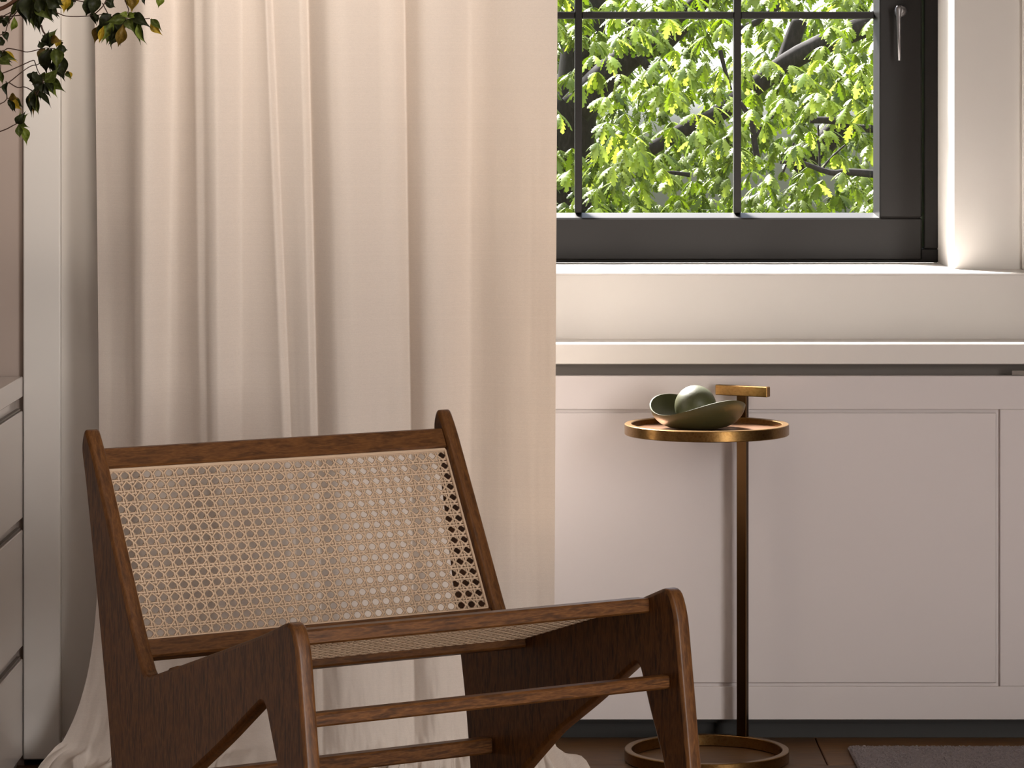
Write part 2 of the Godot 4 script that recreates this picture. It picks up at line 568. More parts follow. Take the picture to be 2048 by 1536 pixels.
# ------------------------------------------------------------------ curtain
func curtain_slope(x: float) -> float:
	var k := [[197, 0.15], [235, 0.25], [275, 0.5], [290, 0.3], [310, -0.45], [328, -0.75], [342, -0.7], [350, -0.05], [365, 0.25], [396, 0.55], [402, 0.1], [412, 0.15], [418, 0.45], [438, 0.05], [446, -0.6], [478, -0.7], [484, -0.4], [488, 0.05], [520, 0.1], [546, 0.3], [552, -0.6], [558, -1.0], [563, 0.2], [590, 0.15], [610, 0.1], [615, -0.5], [623, -0.8], [627, 0.6], [655, 0.4], [672, 0.05], [690, -0.15], [712, -0.45], [760, -0.45], [775, -0.15], [785, -0.2], [798, -0.5], [811, -0.6], [815, 0.7], [835, 0.5], [855, 0.0], [880, -0.3], [915, -0.5], [932, -0.45], [944, 0.1], [980, 0.22], [1010, 0.12], [1060, 0.02], [1113, 0.0]]
	for i in k.size() - 1:
		if x <= k[i + 1][0]:
			var t: float = (x - k[i][0]) / (k[i + 1][0] - k[i][0])
			return lerpf(k[i][1], k[i + 1][1], clampf(t, 0, 1))
	return 0.0

func curtain_warp(x: float) -> float:
	var k := [[197, 0.012], [345, -0.014], [400, 0.012], [485, 0.0], [557, 0.045], [624, 0.022], [813, 0.014], [930, 0.0], [1113, -0.005]]
	for i in k.size() - 1:
		if x <= k[i + 1][0]:
			return lerpf(k[i][1], k[i + 1][1], clampf((x - k[i][0]) / (k[i + 1][0] - k[i][0]), 0, 1))
	return 0.0

func make_curtain() -> void:
	var d0 := 6.02
	var n := 459
	var zs := PackedFloat32Array()
	var z := 0.0
	for i in n:
		zs.append(z)
		z += (curtain_slope(197.0 + 2.0 * i) * 1.95 + 0.045) * 2.0 / F * 6.04
	var nz := FastNoiseLite.new()
	nz.seed = 12
	nz.frequency = 1.0
	var top := 2.7
	var ls := PackedFloat32Array()
	for k in 22:
		ls.append((top - 0.30) * k / 22.0)
	for k in 46:
		ls.append(top - 0.30 + 0.47 * k / 45.0)
	var st := S()
	for l in ls:
		for i in n:
			var px := 197.0 + 2.0 * i
			var u := float(i) / (n - 1)
			var wav := nz.get_noise_2d(u * 5.0, 3.0)
			var fine := nz.get_noise_2d(u * 16.0, 7.0)
			var lift := 0.052 + 0.035 * wav + 0.012 * fine
			var ltop := top - lift
			var y := top - l
			var fwd := 0.0
			var py := HY + (EYE - y) * F / 6.05
			if l > ltop:
				var e := l - ltop
				var k := clampf(e / 0.075, 0, 1)
				fwd = e * (0.25 + 0.72 * k)
				y = lift - 0.62 * e + 0.03 * sin(e * 46.0 + wav * 9.0) * (0.55 + 0.8 * absf(fine)) * k
				y = maxf(y, 0.004 + 0.012 * absf(fine) + 0.02 * maxf(0.0, nz.get_noise_2d(u * 9.0, e * 14.0)))
			var warp := curtain_warp(px) * (py - 340.0)
			var x := (px + warp - CX) / F * 6.05
			# foot of the cloth spreads to both sides
			var spread := 0.118 * exp(-maxf(0.0, top - l) / 0.115)
			x -= spread * pow(1.0 - u, 5.0)
			if l > ltop:
				x += (l - ltop) * (0.62 * pow(u, 14.0) + 0.35 * fine)
			var sway := 0.012 * nz.get_noise_2d(u * 3.0, l * 0.9) * smoothstep(0.6, 2.5, l)
			var damp := 1.0 - 0.55 * smoothstep(1.9, 2.65, l)
			# a faint pressed crease across the flat right part
			var cr := 0.0016 * exp(-pow((y - 0.866) / 0.004, 2.0)) * smoothstep(0.8, 0.84, u)
			var crumple := 0.006 * nz.get_noise_2d(u * 11.0, l * 5.0) * smoothstep(2.4, 2.66, l)
			st.set_uv(Vector2(u * 2.4, l * 4.4))
			st.add_vertex(Vector3(x, y, -d0 + zs[i] * damp + (zs[n - 1] * (1.0 - damp) * u) + fwd + sway + cr + crumple))
	for k in ls.size() - 1:
		for i in n - 1:
			var a := k * n + i
			for q in [a, a + 1, a + n + 1, a, a + n + 1, a + n]:
				st.add_index(q)
	var o := part("curtain", done(st), M.curtain)
	tag(o, "cream linen curtain falling in soft folds beside the window to the floor", "curtain")

# ------------------------------------------------------------------ lounge chair
func rounded(pts: Array, radii: Array, each := 6) -> PackedVector2Array:
	var out := PackedVector2Array()
	var n := pts.size()
	for i in n:
		var p: Vector2 = pts[i]
		var r: float = radii[i]
		if r <= 0.0:
			out.append(p)
			continue
		var a: Vector2 = (pts[(i + n - 1) % n] - p)
		var b: Vector2 = (pts[(i + 1) % n] - p)
		var t := minf(r, minf(a.length(), b.length()) * 0.48)
		var pa := p + a.normalized() * t
		var pb := p + b.normalized() * t
		for k in each + 1:
			var f := float(k) / each
			out.append(pa.lerp(p, f).lerp(p.lerp(pb, f), f))
	return out

func strand(st: SurfaceTool, a: Vector2, b: Vector2, across: Vector2, w: float, h: float, step: float, phase: float, period: float, amp: float, t: Transform3D) -> void:
	# a flat cane strip from a to b that weaves over and under
	var len := a.distance_to(b)
	if len < step:
		return
	var n := int(ceil(len / step))
	var d := (b - a) / len
	var prev: Array[Vector3] = []
	for i in n + 1:
		var s := len * i / n
		var p := a + d * s
		var z := amp * sin(TAU * (s + phase) / period)
		var q: Array[Vector3] = [t * Vector3(p.x + across.x * w, p.y + across.y * w, z), t * Vector3(p.x, p.y, z + h), t * Vector3(p.x - across.x * w, p.y - across.y * w, z), t * Vector3(p.x, p.y, z - h)]
		if i > 0:
			var mid := (q[0] + q[2] + prev[0] + prev[2]) * 0.25
			for k in 4:
				quad(st, prev[k], prev[(k + 1) % 4], q[(k + 1) % 4], q[k], mid)
		prev = q

# six-way caning over 0..wd, 0..ht in the plane of t
func cane_panel(wd: float, ht: float, p: float, t: Transform3D) -> ArrayMesh:
	var st := S()
	var g := 0.0021
	var w := 0.0017
	var h := 0.0008
	var step := p / 4.0
	var nx := int(round(wd / p))
	var ny := int(round(ht / p))
	var qx := wd / nx
	var qy := ht / ny
	for i in nx + 1:
		for s in [-1.0, 1.0]:
			var x: float = i * qx + s * g
			if x > 0 and x < wd:
				strand(st, Vector2(x, 0), Vector2(x, ht), Vector2(1, 0), w, h, step, (0.25 if s > 0 else 0.75) * qy, qy, 0.0006, t)
	for j in ny + 1:
		for s in [-1.0, 1.0]:
			var y: float = j * qy + s * g
			if y > 0 and y < ht:
				strand(st, Vector2(0, y), Vector2(wd, y), Vector2(0, 1), w, h, step, (0.75 if s > 0 else 0.25) * qx, qx, 0.0006, t)
	var m := Vector2(qx, qy).normalized()
	for k in range(-ny, nx + 1):
		# y / qy = x / qx - k - 1/2, and its mirror image
		var c := k + 0.5
		var x0 := maxf(0.0, c)
		var x1 := minf(nx, ny + c)
		if x1 - x0 < 0.3:
			continue
		var a := Vector2(x0 * qx, (x0 - c) * qy)
		var b := Vector2(x1 * qx, (x1 - c) * qy)
		strand(st, a, b, Vector2(-m.y, m.x), w, h, step * 1.1, 0.0, m.length() * p * 1.4142, 0.0011, t)
		a = Vector2(wd - a.x, a.y)
		b = Vector2(wd - b.x, b.y)
		strand(st, a, b, Vector2(m.y, m.x), w, h, step * 1.1, p * 0.7, m.length() * p * 1.4142, 0.0011, t)
	return done(st)

func make_chair() -> void:
	# x: across, y: up, z: the way it faces (s)
	var psi := deg_to_rad(32.0)
	var W := 0.610
	var th := 0.024
	var c := thing("lounge_chair", "low walnut lounge chair with Z-shaped sides and woven cane back and seat", "chair", Vector3(-0.29722714, 0, -4.665))
	c.rotation.y = psi
	var T := Transform3D(Basis(Vector3(0, 0, 1), Vector3(0, 1, 0), Vector3(-1, 0, 0)), Vector3.ZERO)  # outline (s, y) with thickness across
	var pts := [Vector2(-0.526, 0), Vector2(-0.486, 0), Vector2(-0.474, 0.068), Vector2(-0.385, 0.148), Vector2(-0.294, 0.219), Vector2(-0.198, 0.276), Vector2(-0.073, 0.357), Vector2(-0.044, 0.289), Vector2(-0.006, 0.213), Vector2(0.052, 0.0), Vector2(0.090, 0.0), Vector2(0.055, 0.223), Vector2(0.041, 0.317), Vector2(0.023, 0.436), Vector2(0.004, 0.474), Vector2(-0.080, 0.443), Vector2(-0.19, 0.409), Vector2(-0.437, 0.334), Vector2(-0.472, 0.388), Vector2(-0.614, 0.645), Vector2(-0.640, 0.682), Vector2(-0.655, 0.650), Vector2(-0.640, 0.601), Vector2(-0.606, 0.459), Vector2(-0.557, 0.233), Vector2(-0.542, 0.13)]
	var rad := [0.006, 0.006, 0.03, 0.02, 0.02, 0.03, 0.016, 0.02, 0.03, 0.006, 0.006, 0.03, 0.02, 0.022, 0.03, 0.03, 0.04, 0.016, 0.012, 0.02, 0.024, 0.02, 0.02, 0.03, 0.03, 0.03]
	var outline := rounded(pts, rad, 5)
	for k in 2:
		var st := S()
		extrude(st, outline, Transform3D(T.basis, Vector3(k * W, 0, 0)), -th, 0.0, 0.0055, 3)
		part("side_frame", done(st), M.walnut_0, c)
	# bars across, between the inner faces
	var xi := th - 0.002
	var xo := W + 0.002
	var L := xo - xi
	var xm := (xi + xo) / 2
	var bar := func(called: String, s: float, y: float, w: float, h: float, tilt: float) -> void:
		var st := S(false)
		cbox(st, Transform3D(Basis(Vector3(1, 0, 0), tilt), Vector3(xm, y, s)), Vector3(L, h, w), 0.0028)
		part(called, done(st), M.walnut_1, c)
	# the back leans: its plane runs up along u, faces along v
	var bu := Vector2(-0.482, 0.876)
	var lean := -atan2(0.482, 0.876)
	var on_back := func(y: float, deep: float) -> Vector2:
		# on the line of the posts' front edge at height y, then deep behind it
		var s := -0.472 + (y - 0.386) / 0.876 * -0.482
		return Vector2(s, y) - Vector2(0.876, 0.482) * deep
	var q: Vector2 = on_back.call(0.637, 0.018)
	bar.call("back_rail", q.x, q.y, 0.022, 0.033, lean)
	q = on_back.call(0.374, 0.018)
	bar.call("back_rail", q.x, q.y, 0.022, 0.028, lean)
	bar.call("seat_rail", -0.058, 0.439, 0.030, 0.021, -0.06)
	bar.call("seat_rail", -0.391, 0.343, 0.030, 0.022, -0.27)
	bar.call("stretcher", -0.001, 0.337, 0.020, 0.0185, 0.0)
	bar.call("stretcher", -0.483, 0.170, 0.022, 0.024, 0.0)
	# back caning with its spline
	var lo: Vector2 = on_back.call(0.387, 0.014)
	var hi: Vector2 = on_back.call(0.6205, 0.014)
	var ht := lo.distance_to(hi)
	var up := Vector3(0, bu.y, bu.x)
	var face := Vector3(1, 0, 0).cross(up)
	var o := part("cane_back", cane_panel(W - th, ht, 0.0181, Transform3D(Basis(Vector3(1, 0, 0), up, face), Vector3(th, lo.y, lo.x))), M.cane, c)
	o.set_meta("kind", "stuff")
	var st := S(false)
	var sp := hi + bu * 0.000
	cbox(st, Transform3D(Basis(Vector3(1, 0, 0), up, face), Vector3(xm, sp.y, sp.x) + face * 0.002), Vector3(L - 0.006, 0.005, 0.004), 0.0012)
	cbox(st, Transform3D(Basis(Vector3(1, 0, 0), up, face), Vector3(xm, lo.y, lo.x) + face * 0.002), Vector3(L - 0.006, 0.004, 0.004), 0.0012)
	for x in [th + 0.002, W - 0.002]:
		cbox(st, Transform3D(Basis(Vector3(1, 0, 0), up, face), Vector3(x, (lo.y + hi.y) / 2, (lo.x + hi.x) / 2) + face * 0.002), Vector3(0.004, ht, 0.004), 0.0012)
	part("cane_spline", done(st), M.cane, c)
	# seat caning, sloping down to the back
	var a := Vector3(th, 0.4375, -0.072)
	var b := Vector3(th, 0.349, -0.378)
	var dn := (a - b).normalized()
	o = part("cane_seat", cane_panel(W - th, a.distance_to(b), 0.0181, Transform3D(Basis(Vector3(1, 0, 0), dn, Vector3(1, 0, 0).cross(dn)), b)), M.cane, c)
	o.set_meta("kind", "stuff")

# ------------------------------------------------------------------ drinks table
func make_table() -> void:
	var D := 6.16
	var c := thing("drinks_table", "small round brass drinks table with slim square stem and T handle", "side table", Vector3((1413.5 - CX) / F * D, 0, -D))
	var R := 0.1447
	var ring := func(y0: float, y1: float, wall: float) -> ArrayMesh:
		var st := S()
		var e := 0.0012
		lathe(st, [Vector2(R, y0 + e), Vector2(R, y1 - e), Vector2(R - e, y1), Vector2(R - wall + e, y1), Vector2(R - wall, y1 - e), Vector2(R - wall, y0 + e), Vector2(R - wall + e, y0), Vector2(R - e, y0)], Vector3.ZERO, 128, true)
		return hard(st)
	part("base_ring", ring.call(0.001, 0.021, 0.0125), M.brass, c)
	part("tray_rim", ring.call(0.574, 0.593, 0.0125), M.brass, c)
	var st := S(false)
	lathe(st, [Vector2(0.0, 0.5835), Vector2(R - 0.0118, 0.5835), Vector2(R - 0.0118, 0.5755), Vector2(0.0, 0.5755)], Vector3.ZERO, 96)
	part("tray_plate", done(st), M.tray_floor, c)
	# stem at the back of the rings, square to the radius
	var rad := Vector3(0.074, 0, -0.1243).normalized()
	var tan := Vector3(rad.z, 0, -rad.x) * -1.0
	var bs := Basis(tan, Vector3.UP, tan.cross(Vector3.UP))
	var sp := rad * (R - 0.006)
	st = S(false)
	cbox(st, Transform3D(bs, sp + Vector3(0, 0.328, 0)), Vector3(0.0195, 0.616, 0.0105), 0.0009)
	part("stem", done(st), M.shaded_brass, c)
	st = S(false)
	cbox(st, Transform3D(bs, sp + Vector3(0, 0.6405, 0)), Vector3(0.104, 0.0185, 0.014), 0.0012)
	part("handle", done(st), M.brass, c)
	make_bowl(c.position + Vector3((1395.0 - 1413.5) / F * D, 0.5845, 0.0))

func hard(st: SurfaceTool) -> ArrayMesh:
	# smooth round the ring, crisp across its profile: normals by angle
	var raw := st.commit_to_arrays()
	var v: PackedVector3Array = raw[Mesh.ARRAY_VERTEX]
	var out := S()
	for i in range(0, v.size(), 3):
		var n := (v[i + 2] - v[i]).cross(v[i + 1] - v[i]).normalized()
		var r := Vector2(n.x, n.z).length()
		for k in 3:
			var p := v[i + k]
			var side := Vector3(p.x, 0, p.z).normalized() * r * signf(Vector2(n.x, n.z).dot(Vector2(p.x, p.z)))
			out.set_normal((side + Vector3(0, n.y, 0)).normalized())
			out.add_vertex(p)
	return out.commit()

func make_bowl(at: Vector3) -> void:
	var st := S()
	var segs := 120
	var rows := 18
	var t := 0.0022
	var shell := func(a: float, f: float, inner: bool) -> Vector3:
		# the rim rises and falls twice in a turn
		var w := cos(2.0 * (a - deg_to_rad(52.0)))
		var R := 0.0845 + 0.002 * w
		var H := 0.0415 + 0.0135 * w
		var r := 0.030 + (R - 0.030) * sin(f * PI / 2 * 0.93) / sin(PI / 2 * 0.93) if f > 0 else 0.030
		var y := H * (1.0 - cos(f * PI / 2 * 0.93)) / (1.0 - cos(PI / 2 * 0.93))
		if inner:
			r -= t * (0.55 + 0.45 * sin(f * PI / 2))
			y += t * (1.0 - f)
		return Vector3(r * cos(a), y, r * sin(a))
	for i in segs:
		var a := TAU * i / segs
		var b := TAU * (i + 1) / segs
		for k in rows:
			var f := float(k) / rows
			var g := float(k + 1) / rows
			for inner in [false, true]:
				var p: Vector3 = shell.call(a, f, inner)
				var q: Vector3 = shell.call(b, f, inner)
				var r: Vector3 = shell.call(b, g, inner)
				var s: Vector3 = shell.call(a, g, inner)
				var c := (p + q + r + s) / 4.0
				var mid := Vector3(0, 0.08, 0)
				quad(st, p, q, r, s, mid if not inner else c + (c - mid))
		# rim and floor
		var o0: Vector3 = shell.call(a, 1.0, false)
		var o1: Vector3 = shell.call(b, 1.0, false)
		var i0: Vector3 = shell.call(a, 1.0, true)
		var i1: Vector3 = shell.call(b, 1.0, true)
		st.set_smooth_group(3)
		quad(st, o0, o1, i1, i0, (o0 + i1) / 2 - Vector3(0, 0.1, 0))
		st.set_smooth_group(0)
		tri(st, Vector3.ZERO, shell.call(a, 0.0, false), shell.call(b, 0.0, false), Vector3(0, 0.1, 0))
		tri(st, Vector3(0, t, 0), shell.call(a, 0.0, true), shell.call(b, 0.0, true), Vector3(0, -0.1, 0))
	var o := part("bowl", done(st), M.ceramic)
	o.position = at
	tag(o, "matt olive green bowl with a wavy rim on the brass tray", "bowl")
	var sm := SphereMesh.new()
	sm.radius = 0.0368
	sm.height = 0.0736
	sm.radial_segments = 64
	sm.rings = 32
	o = part("ball", sm, M.ceramic)
	o.position = at + Vector3((1391.0 - 1395.0) / F * 6.16, 0.0022 + 0.0368, 0.0)
	tag(o, "smooth olive green ball resting in the wavy bowl", "ornament")

# ------------------------------------------------------------------ rug
func make_rug() -> void:
	var x0 := (1695.0 - CX) / F * 6.25
	var st := S(false)
	box(st, Vector3(x0, 0.0005, -6.25), Vector3(2.2, 0.009, -4.2), 0.003)
	var o := part("rug", done(st), M.rug)
	tag(o, "grey woven rug at the lower right on the wooden floor", "rug")
	var mm := MultiMesh.new()
	mm.transform_format = MultiMesh.TRANSFORM_3D
	var bit := S(false)
	tube(bit, [Vector3(-0.004, 0, 0), Vector3(0, 0.0022, 0), Vector3(0.004, 0, 0)], [0.001, 0.0014, 0.001], 4, false)
	mm.mesh = done(bit)
	mm.instance_count = 16000
	rng.seed = 21
	for i in 16000:
		var b := Basis(Vector3.UP, rng.randf() * TAU).scaled(Vector3.ONE * rng.randf_range(0.35, 0.75))
		mm.set_instance_transform(i, Transform3D(b, Vector3(rng.randf_range(x0 + 0.002, x0 + 0.8), 0.0088, rng.randf_range(-6.247, -5.75))))
	var pile := MultiMeshInstance3D.new()
	pile.multimesh = mm
	pile.material_override = M.rug
	put(pile, "pile", o)
	pile.set_meta("kind", "stuff")

# ------------------------------------------------------------------ indoor plant
func leaf_mesh(width: float, droop: float, fold: float, seed_: int) -> ArrayMesh:
	# base at the origin, tip at (0, 1, 0), face towards +z; ovate with a drip tip
	var st := S()
	var n := 10
	var ov := [0.02, 0.34, 0.74, 0.96, 1.0, 0.9, 0.7, 0.42, 0.17, 0.06, 0.0]
	var r := RandomNumberGenerator.new()
	r.seed = seed_
	var rows: Array = []
	for i in n + 1:
		var f := float(i) / n
		var w: float = ov[i] * width * 0.5
		var z := droop * sin(f * PI) + 0.03 * sin(f * 9.0 + seed_)
		var bend := 0.05 * sin(f * PI + seed_)
		var row := [Vector3(-w + bend, f, z + fold * w), Vector3(-w * 0.5 + bend, f, z + fold * w * 0.35), Vector3(bend, f, z), Vector3(w * 0.5 + bend, f, z + fold * w * 0.35), Vector3(w + bend, f, z + fold * w)]
		rows.append(row)
	for i in n:
		for k in 4:
			var far := Vector3(0, 0.5, -5)
			for q in [[rows[i][k], rows[i][k + 1], rows[i + 1][k + 1]], [rows[i][k], rows[i + 1][k + 1], rows[i + 1][k]]]:
				if (q[1] - q[0]).cross(q[2] - q[0]).length() > 1e-9:
					for v in q:
						st.set_uv(Vector2(v.x / maxf(width, 0.01) + 0.5, v.y))
					var sw: bool = (q[1] - q[0]).cross(q[2] - q[0]).dot((q[0] + q[1] + q[2]) / 3.0 - far) > 0.0
					for v in ([q[0], q[2], q[1]] if sw else q):
						st.set_uv(Vector2(v.x / maxf(width, 0.01) + 0.5, v.y))
						st.add_vertex(v)
	return done(st)

func make_plant() -> void:
	var D := 5.35
	var root := Vector3(-1.08, 0.682, -5.35)
	var vs := thing("vase", "tall stoneware vase on the drawer cabinet", "vase", root)
	var st := S()
	lathe(st, [Vector2(0.0, 0.001), Vector2(0.055, 0.001), Vector2(0.075, 0.05), Vector2(0.082, 0.12), Vector2(0.07, 0.2), Vector2(0.042, 0.26), Vector2(0.036, 0.29), Vector2(0.042, 0.31), Vector2(0.036, 0.31), Vector2(0.03, 0.285), Vector2(0.034, 0.26), Vector2(0.06, 0.2), Vector2(0.07, 0.12), Vector2(0.0, 0.03)], Vector3.ZERO, 48)
	part("body", done(st), M.vase_clay, vs)
	var c := thing("leafy_branch", "hanging branch with small dark green and yellowing pointed leaves at the upper left", "plant", root + Vector3(0, 0.06, 0))
	var at := c.position
	# leaves: base x, y, tip x, y, width in pixels, tone
	var lv := [[58, -8, 52, 53, 27, 0], [66, -8, 69, 64, 24, 1], [72, -2, 80, 71, 17, 0], [76, -6, 89, 41, 17, 0], [80, -4, 106, 47, 26, 1], [84, -6, 116, 39, 24, 0], [92, -6, 125, 19, 20, 0], [58, -4, 57, 44, 20, 0], [28, 33, 22, 63, 11, 4], [25, 30, 42, 6, 8, 4],
		[138, -8, 129, 28, 18, 2], [149, -8, 150, 11, 7, 0], [4, 63, 16, 85, 11, 0], [-5, 72, 3, 92, 12, 0], [2, 105, 36, 127, 15, 2], [-4, 117, 25, 134, 15, 1], [-8, 102, 6, 114, 11, 0],
		[96, 93, 115, 56, 19, 1], [97, 93, 85, 68, 18, 0], [99, 90, 100, 66, 16, 0], [101, 79, 127, 84, 14, 3], [121, 79, 113, 97, 11, 2], [122, 80, 121, 97, 9, 0], [85, 96, 77, 82, 10, 0], [96, 92, 106, 91, 5, 0],
		[90, 97, 79, 132, 19, 3], [99, 96, 92, 152, 23, 1], [108, 96, 114, 142, 22, 1], [103, 96, 103, 148, 16, 0], [112, 97, 133, 104, 14, 1], [115, 119, 127, 113, 12, 0], [117, 105, 133, 164, 24, 0], [123, 118, 120, 156, 15, 1], [131, 142, 141, 161, 9, 2],
		[84, 152, 63, 170, 22, 0], [74, 143, 66, 166, 20, 0], [88, 163, 119, 137, 18, 4], [90, 160, 80, 150, 14, 1], [98, 155, 132, 186, 17, 1], [88, 170, 116, 197, 12, 4], [92, 161, 102, 197, 12, 0], [86, 165, 82, 203, 9, 0], [80, 160, 72, 186, 18, 0], [83, 168, 76, 182, 14, 0],
		[69, 182, 67, 237, 15, 3], [71, 176, 69, 205, 11, 0], [72, 188, 79, 230, 12, 1], [78, 183, 103, 218, 10, 0], [15, 164, 14, 197, 10, 0], [0, 140, 5, 170, 8, 1],
		[18, 196, 38, 199, 15, 3], [20, 198, 44, 222, 14, 2], [16, 198, 25, 218, 7, 0], [22, 200, 32, 226, 8, 0], [33, 246, 58, 227, 16, 1], [34, 244, 40, 222, 12, 4], [37, 243, 60, 256, 10, 1], [36, 250, 40, 277, 12, 1], [40, 251, 54, 292, 14, 4],
		[204, 50, 190, 90, 17, 3], [208, 52, 198, 88, 10, 2], [226, 40, 201, 87, 17, 4], [224, 48, 212, 91, 14, 1], [228, 50, 216, 92, 11, 0], [238, 44, 224, 101, 22, 1], [246, 48, 236, 95, 18, 3], [250, 44, 240, 80, 20, 0], [257, 40, 283, 92, 17, 1], [276, 47, 294, 91, 11, 4], [261, 38, 306, 59, 19, 0], [302, 37, 328, 71, 13, 2], [252, 38, 208, 46, 16, 1], [254, 34, 286, 34, 10, 4], [256, 33, 232, 30, 10, 4], [254, 38, 270, 66, 16, 1], [250, 36, 226, 62, 18, 0],
		[186, -8, 173, 34, 22, 0], [196, -8, 184, 37, 20, 0], [184, -6, 178, 28, 18, 1], [222, 28, 196, 56, 17, 0], [186, 24, 196, 56, 9, 0], [218, 32, 198, 36, 12, 0], [208, 6, 232, 15, 13, 0], [220, -8, 228, 14, 14, 0], [270, -12, 263, 26, 24, 2], [262, -10, 262, 24, 14, 3], [290, -8, 290, 12, 6, 0], [320, -10, 316, 17, 13, 4],
		[8, 44, -6, 40, 16, 0], [18, 40, 2, 46, 12, 0], [40, 4, 26, -10, 16, 0], [2, 4, 10, -12, 18, 0]]
	rng.seed = 31
	var shapes := []
	for k in 6:
		shapes.append([leaf_mesh(1.0, 0.1 + 0.04 * k, 0.25 + 0.1 * (k % 3), k + 1)])
	# a second, darker layer of leaves just behind the first
	var behind := []
	for e in lv:
		if rng.randf() < 0.6:
			var jx := rng.randf_range(-7, 7)
			behind.append([e[0] + jx * 0.3, e[1] + 1, e[2] + jx, e[3] - rng.randf_range(0, 9), e[4] * 0.9, [0, 0, 1, 0, 1][e[5]]])
	for e in lv + behind:
		var d := D + rng.randf_range(-0.045, 0.045)
		var b := P(e[0], e[1], d)
		var t := P(e[2], e[3], d + rng.randf_range(-0.012, 0.012))
		var up := t - b
		var face := (Vector3(rng.randf_range(-0.45, 0.45), rng.randf_range(-0.1, 0.4), 1)).normalized()
		var x := up.cross(face).normalized()
		var z := x.cross(up).normalized()
		var w: float = e[4] / F * d * 1.32
		var o := part("leaf", shapes[rng.randi() % 6][0], M["plant_leaf_%d" % e[5]], c)
		o.transform = Transform3D(Basis(x * w, up, z * up.length()), b - at)
	# stems
	var stems := [[[[-70, 20], [-10, 20], [20, 8], [40, -10]], 5.0, 1], [[[-75, 30], [0, 33], [25, 32], [50, 29]], 1.6, 0], [[[-80, 60], [0, 70], [15, 50], [20, 40]], 1.2, 0], [[[18, 47], [21, 30], [40, 0], [46, -10]], 2.0, 0], [[[20, 40], [35, 22], [50, 10], [64, -6]], 1.3, 0], [[[5, 33], [30, 20], [52, 5]], 1.1, 0],
		[[[-80, 110], [0, 103], [16, 97], [40, 101], [55, 104], [78, 99], [92, 96], [106, 97]], 1.2, 0], [[[-80, 170], [0, 148], [40, 132], [65, 121], [70, 125], [75, 140], [82, 152], [90, 160]], 1.2, 0], [[[-80, 200], [0, 175], [20, 163], [45, 143], [62, 132], [80, 126], [98, 97]], 1.2, 0], [[[18, 165], [35, 175], [50, 174], [68, 183], [76, 180], [92, 160]], 1.2, 0],
		[[[-80, 235], [0, 208], [14, 197], [20, 198]], 1.2, 0], [[[14, 197], [13, 180], [12, 162]], 1.2, 0], [[[-80, 285], [0, 263], [28, 250], [36, 246]], 1.3, 0], [[[82, 50], [86, 62], [92, 72], [96, 92]], 2.0, 0], [[[64, -6], [85, 10], [115, 26], [140, 33], [190, 31], [205, 28]], 1.2, 0], [[[205, 6], [212, 20], [222, 33], [255, 37]], 1.2, 0], [[[190, 28], [206, 12], [215, -4], [230, -14]], 1.3, 0], [[[249, -14], [252, 5], [257, 20], [255, 38], [300, 37]], 1.2, 0], [[[120, -12], [150, 0], [180, 4], [200, -6]], 1.2, 0], [[[40, -10], [120, -14], [230, -16], [320, -12]], 2.2, 0],
		[[[186, 22], [190, 28]], 1.2, 0], [[[86, 160], [84, 172], [72, 190]], 1.6, 0], [[[36, 246], [36, 236]], 1.2, 0], [[[106, 97], [118, 105], [128, 140]], 1.0, 0], [[[0, 148], [2, 118], [0, 104]], 1.0, 0], [[[0, 150], [-2, 138]], 1.0, 0]]
	for e in stems:
		var pts := []
		for q in e[0]:
			pts.append(P(q[0], q[1], D + rng.randf_range(-0.006, 0.006)) - at)
		pts = spline(pts, 4) if pts.size() > 2 else pts
		var rr := []
		for i in pts.size():
			rr.append(e[1] / F * D * (1.0 - 0.3 * i / pts.size()))
		st = S()
		tube(st, pts, rr, 6)
		part("stem", done(st), M.branch_brown if e[2] == 1 else M.twig, c)
	# the wooden stem that rises from the vase, and where the twigs leave it
	st = S()
	var main := [Vector3(0, 0.0, 0), Vector3(0.01, 0.24, 0), P(-130, 330, D) - at, P(-95, 200, D) - at, P(-78, 90, D) - at, P(-66, 20, D) - at, P(-50, -60, D) - at]
	main = spline(main, 5)
	var mr := []
	for i in main.size():
		mr.append(0.007 - 0.003 * i / main.size())
	tube(st, main, mr, 8)
	part("main_stem", done(st), M.branch_brown, c)

# ------------------------------------------------------------------ outdoors
func tree_leaf() -> ArrayMesh:
	# a lobed leaf, base at the origin, pointing along +y, face +z, bent downwards at its end
	var st := S()
	var half := [0.03, 0.13, 0.08, 0.24, 0.12, 0.34, 0.15, 0.3, 0.12, 0.17, 0.0]
	var ypos := [0.0, 0.16, 0.2, 0.34, 0.38, 0.55, 0.58, 0.75, 0.77, 0.9, 1.0]
	var n := half.size()
	var row := func(i: int) -> Array:
		var y: float = ypos[i]
		var z := -0.42 * y * y
		var w: float = half[i]
		return [Vector3(-w, y, z - 0.25 * w), Vector3(0, y, z), Vector3(w, y, z - 0.25 * w)]
	for i in n - 1:
		var a: Array = row.call(i)
		var b: Array = row.call(i + 1)
		for k in 2:
			for q in [[a[k], b[k], b[k + 1]], [a[k], b[k + 1], a[k + 1]]]:
				if (q[1] - q[0]).cross(q[2] - q[0]).length() > 1e-6:
					for v in q:
						st.add_vertex(v)
	return done(st)

